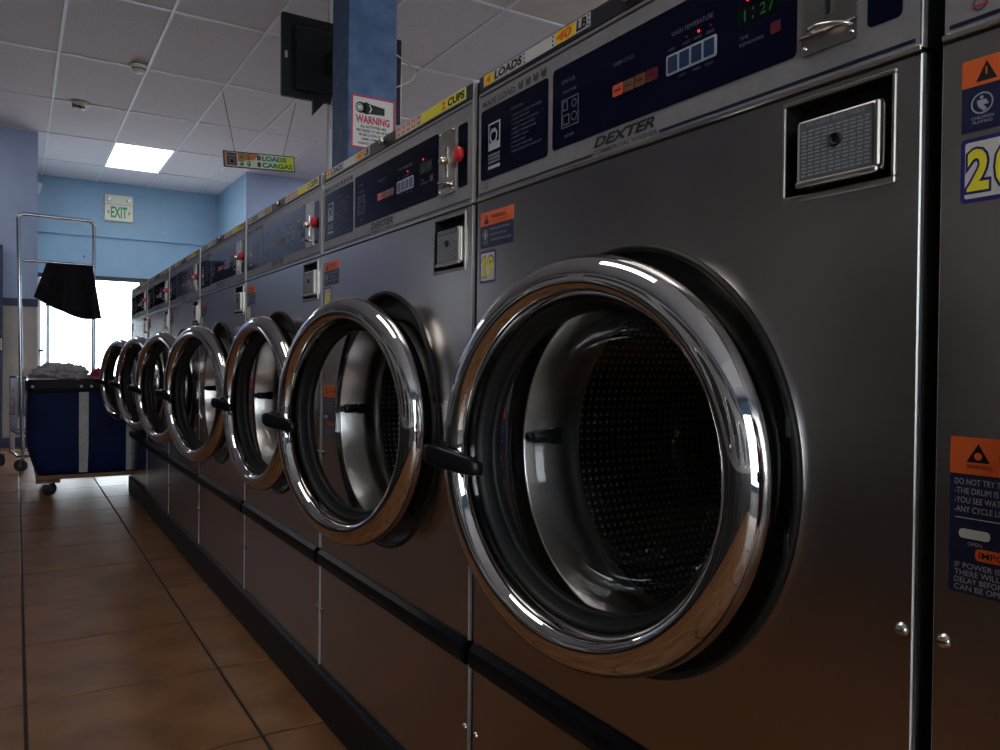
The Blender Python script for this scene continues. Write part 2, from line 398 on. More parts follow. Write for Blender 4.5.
# front wall behind the camera with shop windows
for nm, a in (('wall_front', (XL-.1, XR+.1, YF-.1, YF, 2.6, FZ+.03)), ('wall_front_low', (XL-.1, XR+.1, YF-.1, YF, 0, .12)),
              ('wall_front_pier', (XL-.1, -2.9, YF-.1, YF, .12, 2.6)), ('wall_front_pier', (-.4, 1.3, YF-.1, YF, .12, 2.6)), ('wall_front_pier', (4.1, XR+.1, YF-.1, YF, .12, 2.6))):
    wallbox(nm, *a)
for n, (x0, x1) in enumerate(((-2.9, -.4), (1.3, 4.1))):
    f = MB(); f.box(x0, x1, YF-.07, YF-.03, .12, .17, 'frame_bronze'); f.box(x0, x1, YF-.07, YF-.03, 2.55, 2.6, 'frame_bronze')
    for k in range(4): xx = x0+.02+(x1-x0-.04)*k/3; f.box(xx-.02, xx+.02, YF-.07, YF-.03, .17, 2.55, 'frame_bronze')
    f = f.build('window_%d' % (n+2)); f['kind'] = 'structure'
    for k in range(3):
        a, b = x0+.02+(x1-x0-.04)*k/3+.02, x0+.02+(x1-x0-.04)*(k+1)/3-.02
        MB().box(a, b, YF-.053, YF-.047, .17, 2.55, 'window_glass').build('pane', f)
og = MB().box(-30, 30, YB+.13, YB+40, -.2, -.02, 'concrete_out').build('floor_outside'); og['kind'] = 'structure'
og = MB().box(-30, 30, YF-30, YF-.11, -.2, -.02, 'concrete_out').build('floor_outside_front'); og['kind'] = 'structure'

# ------------------------------------------------------------------ washers
PIT_M, WD, CYD, CZD = .775, .758, .3825, .764
ZB, ZL0, ZL1, ZS0, ZS1, ZT0, ZT1 = .112, .3706, .4102, 1.1508, 1.155, 1.3306, 1.3595
FR = Frame((0,0,0), (0,-1,0), (0,0,1))     # drawing surface of the door panel: a = -y
MESH = {}
def part(key, fn, parent, name):
    if key not in MESH: MESH[key] = fn().build_mesh(name)
    return link(name, MESH[key], parent)

def m_cabinet():
    mb = MB(); m = 'steel_front'; HR = .262; n = 96; e = .0012
    zc0, zc1 = ZL1, 1.040
    # square plate with a round hole
    ang = [2*PI*i/n for i in range(n)]
    y0, y1 = e, WD-e
    def out(t):
        dy, dz = math.cos(t), math.sin(t); k = []
        if dy > 1e-9: k.append((y1-CYD)/dy)
        if dy < -1e-9: k.append((y0-CYD)/dy)
        if dz > 1e-9: k.append((zc1-CZD)/dz)
        if dz < -1e-9: k.append((zc0+e-CZD)/dz)
        s_ = min(k); return (0, CYD+dy*s_, CZD+dz*s_)
    inn = [(0, CYD+HR*math.cos(t), CZD+HR*math.sin(t)) for t in ang]; ou = [out(t) for t in ang]
    inb = [(.03, a[1], a[2]) for a in inn]
    mb.add(inn+ou, [(i, n+i, n+(i+1)%n, (i+1)%n) for i in range(n)], m)
    for (cy, cz) in ((y0,zc0+e), (y0,zc1), (y1,zc0+e), (y1,zc1)):   # corner triangles
        # nearest two outline points on either side of the corner
        t = math.atan2(cz-CZD, cy-CYD) % (2*PI); i = int(t/(2*PI)*n)
        mb.add([ou[i % n], (0, cy, cz), ou[(i+1) % n]], [(0,1,2)], m)
    mb.add(inn+inb, [(i, (i+1)%n, n+(i+1)%n, n+i) for i in range(n)], 'steel_edge', True)
    # band with the rectangular dispenser opening
    da, db, dz0, dz1 = .026, .138, 1.050, 1.140
    for (a,b,c,d) in ((y0,y1,zc1,dz0), (y0,da,dz0,dz1), (db,y1,dz0,dz1), (y0,y1,dz1,ZS0-e)):
        mb.add([(0,a,c), (0,b,c), (0,b,d), (0,a,d)], [(0,1,2,3)], m)
    # rounded edge strips and returns
    zt, zb = ZS0, ZL1
    mb.add([(0,y0,zb+e),(0,y0,zt-e),(e,0,zt-e),(e,0,zb+e)], [(0,1,2,3)], 'edge_strip')
    mb.add([(0,y1,zb+e),(0,y1,zt-e),(e,WD,zt-e),(e,WD,zb+e)], [(0,1,2,3)], 'edge_strip')
    mb.add([(0,y0,zt-e),(0,y1,zt-e),(e,WD,zt),(e,0,zt)], [(0,1,2,3)], 'steel_edge')
    mb.add([(0,y0,zb+e),(0,y1,zb+e),(e,WD,zb),(e,0,zb)], [(0,1,2,3)], 'steel_edge')
    for yy in (0, WD):
        mb.add([(e,yy,zb),(e,yy,zt),(.0065,yy,zt),(.0065,yy,zb)], [(0,1,2,3)], 'edge_strip')
        mb.add([(.0065,yy,zb),(.0065,yy,zt),(.04,yy,zt),(.04,yy,zb)], [(0,1,2,3)], 'cabinet_side')
    mb.add([(e,0,zt),(e,WD,zt),(.04,WD,zt),(.04,0,zt)], [(0,1,2,3)], 'steel_edge')
    mb.add([(e,0,zb),(e,WD,zb),(.04,WD,zb),(.04,0,zb)], [(0,1,2,3)], 'steel_edge')
    # shell: sides, top, back, bottom
    for yy in (.004, WD-.004): mb.add([(.012,yy,ZB),(.012,yy,ZT0-.004),(.74,yy,ZT0-.004),(.74,yy,ZB)], [(0,1,2,3)], 'cabinet_side')
    mb.add([(.012,.004,ZT0-.004),(.012,WD-.004,ZT0-.004),(.74,WD-.004,ZT0-.004),(.74,.004,ZT0-.004)], [(0,1,2,3)], 'cabinet_side')
    mb.add([(.74,.004,ZB),(.74,WD-.004,ZB),(.74,WD-.004,ZT0-.004),(.74,.004,ZT0-.004)], [(0,1,2,3)], 'cabinet_side')
    mb.add([(.012,.004,ZB),(.012,WD-.004,ZB),(.74,WD-.004,ZB),(.74,.004,ZB)], [(0,1,2,3)], 'cabinet_side')
    return mb
def m_lower():
    mb = MB(); mb.box(0, .0065, 0, WD, ZB, ZL0, 'steel_front', .0008)
    mb.box(.0005,.0075,-.0008,.0008,ZB+.001,ZL0-.001,'edge_strip'); return mb
def m_lip():
    mb = MB(); y0, y1 = .006, WD-.006
    pr = [(.02,ZL1+.002), (-.004,ZL1+.002), (-.012,ZL1-.006), (-.014,ZL1-.020), (-.010,ZL0+.004), (-.002,ZL0-.003), (.02,ZL0-.003)]
    k = len(pr); mb.add([(x,y0,z) for x,z in pr]+[(x,y1,z) for x,z in pr], [(i,(i+1)%k,k+(i+1)%k,k+i) for i in range(k)]+[list(range(k)), list(range(k,2*k))], 'lip_black'); return mb
def m_screw():
    return MB().lathe([(-.0045,0.0001),(-.004,.003),(-.002,.0058),(0,.0066)], 'steel_edge', 16).box(-.0049,-.0038,-.0035,.0035,-.0006,.0006,'print_black')
def m_gasket():
    mb = MB(); mb.torus(-.001, .2645, .0042, 'rubber_black', 96, 10, 'x', (0,CYD,CZD)); return mb
def m_flange():
    mb = MB(); mb.lathe([(.030,.262),(.028,.24),(.026,.225),(.030,.212),(.040,.206)], 'flange_dark', 96, 'x', (0,CYD,CZD)); return mb
def m_tub():
    mb = MB(); mb.lathe([(.034,.2065),(-.014,.2060),(-.017,.2045),(-.014,.2030),(.028,.2030),(.036,.2005),(.054,.2005),(.060,.2035),(.074,.2040),(.078,.2020),(.086,.2030),(.090,.212)], 'steel_inner', 96, 'x', (0,CYD,CZD)); return mb
def m_drum():
    mb = MB(); mb.lathe([(.090,.210),(.093,.27),(.105,.285),(.575,.285),(.585,.275),(.585,.0005)], 'drum_steel', 72, 'x', (0,CYD,CZD)); return mb
def m_latch():
    mb = MB(); mb.cyl(.034, -.012, .010, 'plastic_black', 16, 'x', (0,CYD+.188,CZD+.012), .003); mb.cyl(-.012, -.02, .007, 'plastic_black', 14, 'x', (0,CYD+.188,CZD+.012), .002)
    mb.box(.020,.036,CYD+.178,CYD+.202,CZD,CZD+.024,'plastic_black',.002); return mb
# door: origin at the hinge, closed centre at (0,.27,0)
DC = (0,.27,0)
def m_ring():
    mb = MB(); pr = [(.030,.2065),(.014,.2040)]           # inner lip, then a full round front whose crest lies nearer the glass
    for j in range(0, 15): t = PI/2*j/14; pr.append((.000-.026*math.sin(t), .2205-.0173*math.cos(t)))
    for j in range(1, 21): t = PI/2*j/20; pr.append((.003-.029*math.cos(t), .2205+.0325*math.sin(t)))
    pr += [(.009,.2522),(.013,.2495),(.016,.2455),(.024,.2440),(.030,.2425),(.033,.238),(.033,.215),(.030,.2065)]
    return mb.lathe(pr, 'chrome', 128, 'x', DC)
def m_door_gasket():
    return MB().lathe([(.012,.206),(.008,.202),(.012,.1985),(.018,.1965),(.018,.1935),(.026,.1915),(.024,.1885),(.032,.1865),(.040,.1870),(.044,.190),(.044,.2005),(.030,.2060)], 'rubber_black', 96, 'x', DC)
def m_bowl():
    return MB().lathe([(.030,.1885),(.050,.1860),(.075,.1815),(.098,.173),(.114,.158),(.126,.130),(.133,.08),(.135,.0005)], 'door_glass', 96, 'x', DC)
def m_handle():
    mb = MB(); b = bmesh.new(); secs = [(.158,-.022,.009,.006),(.168,-.027,.0125,.008),(.190,-.034,.0140,.009),(.214,-.041,.0150,.010),(.232,-.047,.0155,.0095),(.242,-.049,.0115,.007)]
    z0 = -.014
    rows = []
    for (r, x, hz, hx) in secs:
        cy = DC[1]+r; row = []
        for i in range(14):
            t = 2*PI*i/14; ca, sa = math.cos(t), math.sin(t)
            row.append(b.verts.new((x+hx*math.copysign(abs(ca)**.6, ca), cy, z0+hz*math.copysign(abs(sa)**.6, sa)+(r-.2)*.20)))
        rows.append(row)
    for p, q in zip(rows, rows[1:]):
        for i in range(14): b.faces.new((p[i], p[(i+1)%14], q[(i+1)%14], q[i]))
    b.faces.new(rows[0]); b.faces.new(rows[-1]); bmesh.ops.recalc_face_normals(b, faces=b.faces[:])
    mb.bm(b, 'plastic_black', True)
    mb.box(-.034,.0,DC[1]+.222,DC[1]+.250,-.024,.010,'plastic_black',.004)     # bracket on the ring
    mb.cyl(-.048,.0,.006,'caster_metal',12,'x',(0,DC[1]+.228,-.010),.001); return mb
def m_hinge():
    return MB().box(-.006,.030,.1225,.1320,-.0125,.0125,'rubber_black',.003)
# dispenser
def m_disp():
    mb = MB(); a, b, z0, z1 = .026, .138, 1.050, 1.140; d = .022; m = 'steel_plate'
    mb.add([(0,a,z0),(0,b,z0),(0,b,z1),(0,a,z1),(d,a,z0),(d,b,z0),(d,b,z1),(d,a,z1)], [(4,5,6,7),(0,1,5,4),(1,2,6,5),(2,3,7,6),(3,0,4,7)], 'flange_dark')
    pts = []
    for (y0_, y1_, zz0, zz1) in ((a-.004,b+.004,z0-.006,z0),(a-.004,b+.004,z1,z1+.004),(a-.004,a,z0,z1),(b,b+.004,z0,z1)):
        mb.box(-.0022,.001,y0_,y1_,zz0,zz1,'tray_steel',.0009)
    return mb
def m_disp_lid():
    mb = MB(); mb.box(-.006,.016,.032,.122,1.057,1.121,'tray_steel',.004,2)
    mb.box(-.010,-.002,.032,.037,1.060,1.119,'tray_steel',.0015); mb.box(-.010,-.002,.034,.120,1.055,1.061,'tray_steel',.0015); return mb
def m_disp_face():
    mb = MB(); mb.box(-.0068,-.0055,.040,.117,1.063,1.118,'panel_face',.0003)
    f = Frame((-.0068,0,0),(0,-1,0),(0,0,1))
    f.text(mb, 'TROUBLE  RING TABLE', -.110, 1.1125, .062, .0038, 'print_label', .0003)
    for k in range(13):
        for q in range(10): f.rect(mb, -.1145+.0074*q, -.1145+.0074*q+(.0058 if (k*7+q*3)%4 else .0044), 1.0655+.0035*k, 1.0670+.0035*k, 'print_label', .0003)
    return mb
mat('panel_face', (.12,.125,.14), .25); mat('print_label', (.26,.27,.29), .4)
def m_disp_knob():
    return MB().torus(-.0085, .0052, .0016, 'print_black', 20, 8, 'x', (0,.077,1.094)).cyl(-.006,-.009,.0034,'flange_dark',16,'x',(0,.077,1.094))
# control head
XC = -.0003
def m_ctl():
    mb = MB(); mb.box(XC,.010,.001,WD-.001,ZS1+.002,ZT0,'panel_grey',.0015); return mb
FC = Frame((XC,0,0),(0,-1,0),(0,0,1))
def m_ctl_rail():
    mb = MB(); mb.box(XC-.002,.03,0,WD,ZS1-.003,ZS1+.0025,'steel_edge',.001)
    mb.box(.0,.03,.001,WD-.001,ZS1-.006,ZS1-.002,'print_black'); return mb
def m_ctl_side():
    mb = MB(); mb.box(XC-.0006,.007,-.0006,.0010,ZS1,ZT1-.001,'edge_strip',.0004); return mb
def m_lines():
    mb = MB(); FC.rect(mb,-.752,-.449,1.1605,1.1640,'line_navy'); FC.rect(mb,-.321,-.006,1.1605,1.1640,'line_navy'); FC.rect(mb,-.752,-.006,1.3225,1.3255,'line_navy'); return mb
def m_pan_l():
    mb = MB(); FC.rrect(mb,-.746,-.554,1.184,1.298,.006,'panel_navy',.0008); return mb
def m_pan_r():
    mb = MB(); FC.rrect(mb,-.542,-.127,1.188,1.302,.006,'panel_navy',.0008); return mb
def m_pan_s():
    mb = MB(); FC.rrect(mb,-.051,-.018,1.188,1.296,.005,'panel_navy',.0008); return mb
H = .0011
def m_pic():
    mb = MB(); FC.rect(mb,-.722,-.686,1.228,1.272,'print_white',H); FC.rect(mb,-.719,-.689,1.240,1.269,'panel_navy',H+.0003)
    FC.ring(mb,-.705,1.250,.010,.004,'print_white',H+.0006); FC.rect(mb,-.713,-.700,1.256,1.262,'print_white',H+.0006)
    for q in range(3): FC.rect(mb,-.722,-.686,1.222-.0055*q-.004,1.222-.0055*q,'print_dim',H)
    FC.rect(mb,-.722,-.686,1.198,1.203,'print_white',H); return mb
def m_instr():
    mb = MB(); FC.text(mb,'INSTRUCTIONS',-.654,1.276,.034,.0045,'print_dim',H)
    for i, t in enumerate(('1 LOAD CLOTHES IN WASHER','2 ADD DETERGENT','3 CLOSE AND LATCH DOOR','4 SELECT WASH CYCLE','5 SELECT TEMPERATURE','6 INSERT COINS','7 PUSH START','8 DO NOT OVERLOAD','WHEN DOOR LIGHT GOES OFF')):
        FC.text(mb, t, -.652, 1.2660-.0070*i, min(.082, .0034*len(t)), .0034, 'print_dim', H)
    return mb
def m_status():
    mb = MB(); FC.text(mb,'STATUS',-.520,1.276,.030,.005,'print_dim',H); FC.text(mb,'MACHINE',-.516,1.262,.030,.004,'print_dim',H)
    FC.frame(mb,-.520,-.481,1.214,1.254,.0012,'print_dim',H); FC.frame(mb,-.517,-.502,1.218,1.232,.0012,'print_dim',H); FC.frame(mb,-.517,-.506,1.238,1.251,.0012,'print_dim',H)
    FC.ring(mb,-.491,1.226,.006,.0012,'print_dim',H); FC.ring(mb,-.491,1.244,.005,.0012,'print_dim',H); FC.text(mb,'DOOR',-.512,1.200,.022,.004,'print_dim',H); return mb
def m_ctext():
    mb = MB(); FC.text(mb,'WASH CYCLE',-.407,1.2655,.040,.0050,'print_dim',H); FC.text(mb,'WASH TEMPERATURE',-.302,1.2675,.065,.0055,'print_dim',H)
    for t, a in (('START',-.307),('HOT',-.283),('WARM',-.266),('COLD',-.247)): FC.text(mb,t,a,1.2515,.012,.0032,'print_dim',H)
    for t, a in (('HOT',-.289),('WARM',-.267),('COLD',-.248)): FC.text(mb,t,a,1.2165,.012,.003,'print_dim',H)
    FC.text(mb,'TIME',-.199,1.2275,.012,.0036,'print_dim',H); FC.text(mb,'REMAINING',-.199,1.2205,.032,.0036,'print_dim',H); return mb
def m_btn(i):
    def g():
        mb = MB(); a = -.407+.0212*i; FC.rrect(mb,a,a+.0190,1.2265,1.2410,.0015,('button_orange','button_brown','button_brown','button_red')[i],.0022)
        FC.rect(mb,a+.004,a+.015,1.2325,1.2345,'print_black',.0024); return mb
    return g
def m_bframe():
    mb = MB(); FC.rrect(mb,-.310,-.231,1.2235,1.2475,.003,'print_white',.0012); return mb
def m_tbtn(i):
    def g():
        mb = MB(); a = -.3065+.0190*i; FC.rrect(mb,a,a+.0150,1.2262,1.2448,.0012,'button_blue',.0020); return mb
    return g
def m_led():
    mb = MB(); FC.circle(mb,-.258,1.2595,.0016,'led_red',.0018); FC.circle(mb,-.277,1.2595,.0011,'button_red',.0018); FC.circle(mb,-.240,1.2595,.0011,'button_red',.0018); FC.circle(mb,-.1885,1.268,.0018,'led_red',.0018); FC.rrect(mb,-.158,-.146,1.220,1.232,.002,'button_red',.0018); return mb
def m_disp7():
    mb = MB(); FC.rect(mb,-.203,-.150,1.241,1.262,'led_dark_green',H)
    for i, ch in enumerate('1:27'): FC.text(mb,ch,-.193+.0105*i,1.2455,.0075 if ch in '27' else .0022,.012,'led_green',H+.0003)
    return mb
def m_brand():
    mb = MB(); FC.text(mb,'DEXTER',-.447,1.1700,.118,.0135,'print_black',.0006,.035,.32); FC.text(mb,'COMMERCIAL WASHER',-.448,1.1605,.124,.0060,'print_grey',.0006,.02); return mb
def m_maxi():
    mb = MB(); FC.text(mb,'MAXI LOAD',-.743,1.3030,.100,.0100,'print_grey',.0006,.03)
    for i in range(4):
        a = -.634+.0205*i; FC.poly(mb,[(a,1.3145),(a+.012,1.3145),(a+.0125,1.306),(a+.009,1.3025),(a+.003,1.3025),(a-.0005,1.306)],'print_grey',.0006)
        FC.rect(mb,a+.004,a+.008,1.3115,1.3145,'panel_grey',.0008)
    return mb
def m_logo():
    mb = MB(); FC.ring(mb,-.728,1.1735,.005,.0015,'print_grey',.0006); FC.rect(mb,-.734,-.722,1.1715,1.1735,'sign_red',.0007); return mb
def m_coin():
    mb = MB(); FC.rrect(mb,-.119,-.061,1.184,1.299,.003,'steel_plate',.003)
    return mb
def m_coin_slot():
    mb = MB(); FC.rect(mb,-.0925,-.0875,1.215,1.265,'print_black',.0034); FC.frame(mb,-.0945,-.0855,1.213,1.267,.0016,'steel_edge',.0042); return mb
def m_coin_knob():
    return MB().cyl(XC,XC-.016,.0075,'brass_lock',18,'x',(0,.091,1.2425),.002)
def m_coin_loop():
    mb = MB(); z = 1.2035; pa = []
    for i in range(17):
        t = PI*i/16; pa.append((XC-.003-.013*math.sin(t), .088+.022*math.cos(t), z-.002+.004*math.cos(t)))
    mb.tube(pa, .0022, 'steel_edge', 8); mb.box(XC-.006,XC-.002,.060,.120,z-.004,z-.0015,'steel_edge',.0006); return mb
def m_coin_screws():
    mb = MB()
    for (y, z) in ((.065,1.19),(.115,1.19),(.065,1.293),(.115,1.293)): mb.lathe([(-.0055,.0001),(-.005,.0018),(-.003,.0026)],'steel_edge',12,'x',(XC+.0,y,z))
    return mb
def m_red():
    return MB().lathe([(0,.008),(-.002,.008),(-.003,.0125),(-.007,.0140),(-.011,.0130),(-.0135,.0090),(-.014,.0001)],'red_knob',24,'x',(XC-.0008,.0375,1.2425))
def m_strip():
    mb = MB(); mb.box(.001,.06,0,WD,ZT0+.001,ZT1,'strip_dark',.002); return mb
def m_strip_end():
    mb = MB(); mb.box(0,.008,-.0006,.003,ZT0,ZT1+.001,'edge_strip',.0008); return mb
FT = Frame((.001,0,0),(0,-1,0),(0,0,1))
def m_lock():
    return MB().cyl(.001,-.010,.0085,'brass_lock',20,'x',(0,.380,1.3470),.002).cyl(-.010,-.0115,.0045,'caster_metal',14,'x',(0,.380,1.3470))
def m_loads():
    mb = MB(); FT.rect(mb,-.746,-.456,1.3365,1.3585,'sticker_blue',.0005); FT.rect(mb,-.742,-.459,1.3380,1.3568,'sticker_white',.0007)
    FT.rect(mb,-.740,-.712,1.3382,1.3566,'sticker_yellow',.0009); FT.rect(mb,-.538,-.492,1.3382,1.3566,'sticker_yellow',.0009)
    return mb
def ft(body, a, z, wd, ht, m, sh=.12, h=.0012):
    def g():
        mb = MB(); FT.text(mb, body, a, z, wd, ht, m, h, .045, sh); return mb
    return g
LOADS_T = (('load_number', ft('4',-.733,1.3405,.014,.0135,'sticker_orange',0)), ('load_word', ft('LOADS',-.708,1.3405,.082,.0140,'print_black')),
           ('weight_number', ft('40',-.536,1.3405,.036,.0140,'sticker_orange')), ('weight_unit', ft('LB',-.490,1.3400,.024,.0150,'print_black')))
CUPS_T = (('cup_number', ft('2',-.118,1.3405,.016,.0140,'sticker_orange',0,.0010)), ('cup_word', ft('CUPS',-.094,1.3405,.062,.0142,'print_black',0,.0010)))
def m_marks():
    mb = MB()
    for a in (-.622,-.547,-.464):
        for q in range(3): FT.rect(mb,a,a+.003,1.3400+.006*q,1.3425+.006*q,'print_black',.0012)
    return mb
def m_cup(i):
    def g():
        mb = MB(); a = -.317+.0235*i; FT.poly(mb,[(a+.003,1.340),(a+.016,1.340),(a+.019,1.356),(a,1.356)],'cup_orange',.0009); FT.rect(mb,a+.005,a+.014,1.345,1.351,'sticker_white',.0011); return mb
    return g
def m_cups():
    mb = MB(); FT.rect(mb,-.321,-.028,1.3370,1.3585,'sticker_white',.0005); FT.rect(mb,-.200,-.030,1.3382,1.3573,'number_yellow',.0007); return mb
# stickers on the door panel
def m_warn():
    mb = MB(); FR.rect(mb,-.746,-.645,1.108,1.130,'sticker_orange',.0006); FR.rect(mb,-.746,-.645,1.072,1.108,'sticker_navy',.0006); return mb
def m_warn_t():
    mb = MB(); FR.poly(mb,[(-.735,1.111),(-.719,1.111),(-.727,1.1265)],'print_black',.0009); FR.rect(mb,-.7276,-.7264,1.1155,1.1215,'sticker_orange',.0011); FR.text(mb,'WARNING',-.712,1.1175,.045,.006,'print_black',.0009,.01)
    FR.text(mb,'TO REDUCE RISK OF INJURY',-.716,1.1115,.060,.003,'print_black',.0009)
    FR.ring(mb,-.730,1.0935,.008,.0012,'print_white',.0009); FR.circle(mb,-.7305,1.098,.0014,'print_white',.0009)
    FR.poly(mb,[(-.734,1.096),(-.727,1.096),(-.725,1.092),(-.729,1.092),(-.726,1.088),(-.729,1.087),(-.733,1.091)],'print_white',.0009)
    FR.text(mb,'CHILDREN',-.738,1.081,.017,.0024,'print_white',.0009); FR.text(mb,'PLAYING',-.737,1.0775,.015,.0024,'print_white',.0009)
    FR.text(mb,'NEVER ALLOW CHILDREN',-.715,1.0990,.060,.0036,'print_white',.0009); FR.text(mb,'- PLAY IN OR ON',-.715,1.0900,.050,.0036,'print_white',.0009); FR.text(mb,'- NEAR THE MACHINE',-.715,1.0810,.064,.0036,'print_white',.0009); return mb
def m_tag():
    mb = MB(); FR.rrect(mb,-.747,-.697,1.015,1.067,.004,'sticker_blue',.0006); FR.rrect(mb,-.7435,-.7005,1.0185,1.0635,.002,'sticker_white',.0008); return mb
def m_num(k):
    def g():
        mb = MB(); t = str(k)
        for i, ch in enumerate(t):
            a = -.7425+.0215*i
            if ch == '1':
                P1 = [(.004,1.0245),(.016,1.0245),(.016,1.0300),(.0135,1.0300),(.0135,1.0580),(.009,1.0580),(.003,1.0520),(.003,1.0475),(.0075,1.0485),(.0075,1.0300),(.004,1.0300)]
                cx1, cz1 = .0095, 1.0412
                FR.poly(mb,[(a+cx1+(x_-cx1)*1.30, cz1+(z_-cz1)*1.09) for x_, z_ in P1],'sticker_blue',.0011); FR.poly(mb,[(a+x_,z_) for x_, z_ in P1],'number_yellow',.0014)
            else:
                FR.text(mb,ch,a-.0008,1.0220,.0206,.0375,'sticker_blue',.0011,.085); FR.text(mb,ch,a+.001,1.0240,.0170,.0335,'number_yellow',.0014,.035)
        return mb
    return g
NX0, NX1 = -.748, -.662
def m_notice():
    mb = MB(); FR.rrect(mb,NX0,NX1,.699,.826,.003,'sticker_navy',.0006); FR.rect(mb,NX0,NX1,.796,.826,'sticker_orange',.0008); FR.rrect(mb,-.727,-.672,.7275,.7370,.003,'sticker_orange',.0009); return mb
def m_notice_t():
    mb = MB(); FR.poly(mb,[(-.735,.806),(-.717,.806),(-.726,.821)],'print_black',.0011); FR.circle(mb,-.726,.811,.003,'sticker_orange',.0013)
    FR.text(mb,'WARNING',-.735,.8010,.020,.0030,'print_black',.0011); FR.text(mb,'BEFORE OPENING',-.710,.8085,.044,.0045,'print_black',.0011)
    for i,(t,wd) in enumerate((('DO NOT TRY TO OPEN DOOR IF',.076),('-THE DRUM IS STILL TURNING',.074),('-YOU SEE WATER IN THE DRUM',.076),('-ANY CYCLE LIGHTS ARE ON',.069))): FR.text(mb,t,-.744,.7875-.0075*i,wd,.0048,'print_white',.0011)
    FR.rect(mb,-.743,-.667,.7600,.7607,'print_white',.0011)
    FR.rrect(mb,-.740,-.716,.7440,.7515,.003,'sticker_white',.0011); FR.text(mb,'OPEN',-.733,.7385,.011,.0030,'print_white',.0011)
    FR.text(mb,'IMPORTANT',-.724,.7297,.048,.0052,'print_black',.0013,.01)
    for i,t in enumerate(('IF POWER IS LOST THEN','THERE WILL BE A SHORT','DELAY BEFORE THE DOOR','CAN BE OPENED AGAIN')): FR.text(mb,t,-.743,.7195-.0060*i,.072,.0045,'print_white',.0011)
    return mb

STUFF = ('pictogram','instruction_text','status_diagram','panel_text','indicator_lights','brand_lettering','load_lettering','round_logo','time_display')
LABELS = {20: 'stainless front-loading washer numbered 20, cut off by the right edge of the picture',
 19: 'large nearest stainless front-loading washer numbered 19, its round door filling the picture',
 18: 'stainless washer with the second largest round door, next beyond the nearest washer 19',
 17: 'stainless washer third in the row counting washer 19 as first',
 16: 'stainless washer fourth in the row counting washer 19 as first',
 15: 'stainless washer fifth in the row counting washer 19 as first',
 14: 'small far stainless washer, last but one before the laundry cart',
 13: 'farthest stainless washer at the end of the row beside the blue laundry cart'}
ANG = {20:.05, 19:.187, 18:.23, 17:.125, 16:.245, 15:.27, 14:.29, 13:.32}
for num in range(20, 12, -1):
    k = 19-num
    t = empty('washer', (0, k*PIT_M, 0)); tag(t, LABELS[num], 'washer', 'front-loading washers in a row')
    part('cab', m_cabinet, t, 'cabinet'); part('low', m_lower, t, 'lower_panel'); part('lip', m_lip, t, 'bumper_strip')
    for (y, z) in ((.010,.654),(WD-.010,.655),(.010,.259),(WD-.010,.259)):
        o = part('screw', m_screw, t, 'screw'); o.location = (0,y,z)
    part('gas', m_gasket, t, 'opening_gasket'); part('fla', m_flange, t, 'opening_flange'); part('tub', m_tub, t, 'tub_collar'); part('drum', m_drum, t, 'drum'); part('latch', m_latch, t, 'door_catch')
    for z in (-.0575,.0575): part('hinge', m_hinge, t, 'hinge').location.z = CZD+z
    d = part('ring', m_ring, t, 'door'); d.location = (-.022,.1125,CZD-.002); d.rotation_euler.z = ANG[num]; d['label'] = 'polished chrome door ring'
    part('dg', m_door_gasket, d, 'door_gasket'); part('bowl', m_bowl, d, 'door_glass'); part('handle', m_handle, d, 'door_handle')
    s = part('disp', m_disp, t, 'detergent_tray'); part('displ', m_disp_lid, s, 'tray_lid'); part('dispf', m_disp_face, s, 'tray_label'); part('dispk', m_disp_knob, s, 'lock')
    c = part('ctl', m_ctl, t, 'control_panel'); part('rail', m_ctl_rail, c, 'lower_rail'); part('cside', m_ctl_side, c, 'end_trim'); part('lines', m_lines, c, 'pinstripe')['kind'] = 'stuff'
    for nm, fn in (('instruction_panel', m_pan_l), ('display_panel', m_pan_r), ('stop_panel', m_pan_s), ('pictogram', m_pic), ('instruction_text', m_instr), ('status_diagram', m_status), ('panel_text', m_ctext),
                   ('button_frame', m_bframe), ('indicator_lights', m_led), ('time_display', m_disp7), ('brand_lettering', m_brand), ('load_lettering', m_maxi), ('round_logo', m_logo)):
        o = part(nm, fn, c, nm)
        if nm in STUFF: o['kind'] = 'stuff'
    for i in range(4): part('btn%d' % i, m_btn(i), c, 'cycle_button'); part('tbtn%d' % i, m_tbtn(i), c, 'temperature_button')
    q = part('coin', m_coin, t, 'coin_plate'); part('coins', m_coin_slot, q, 'coin_slot'); part('coink', m_coin_knob, q, 'coin_return_knob'); part('coinl', m_coin_loop, q, 'coin_cup'); part('coinsc', m_coin_screws, q, 'plate_screws')['kind'] = 'stuff'
    part('red', m_red, t, 'stop_knob')
    q = part('strip', m_strip, t, 'top_strip'); part('stripe', m_strip_end, q, 'strip_end'); part('lock', m_lock, q, 'key_lock')
    part('loads', m_loads, q, 'loads_sticker'); 
    for nm, fn in LOADS_T+CUPS_T: part(nm, fn, q, nm)
    for i in range(5): part('cup%d' % i, m_cup(i), q, 'cup_picture')
    part('marks', m_marks, q, 'small_print')['kind'] = 'stuff'
    part('cups', m_cups, q, 'cups_sticker')
    q = part('warn', m_warn, t, 'warning_sticker'); part('warnt', m_warn_t, q, 'warning_print')['kind'] = 'stuff'
    if num == 20: q.location.y = -.005
    q = part('tag', m_tag, t, 'number_tag'); part('num%d' % num, m_num(num), q, 'number')
    if num == 20: q.location.y = -.006
    q = part('notice', m_notice, t, 'notice_sticker'); part('noticet', m_notice_t, q, 'notice_print')['kind'] = 'stuff'
    if num == 20: q.location.y = -.003
pl = MB().box(-.013,.78,-.80,7*PIT_M-.006,0,ZB-.001,'plinth_black',.004).build('washer_plinth'); tag(pl, 'long low black base under the row of washers', 'base')

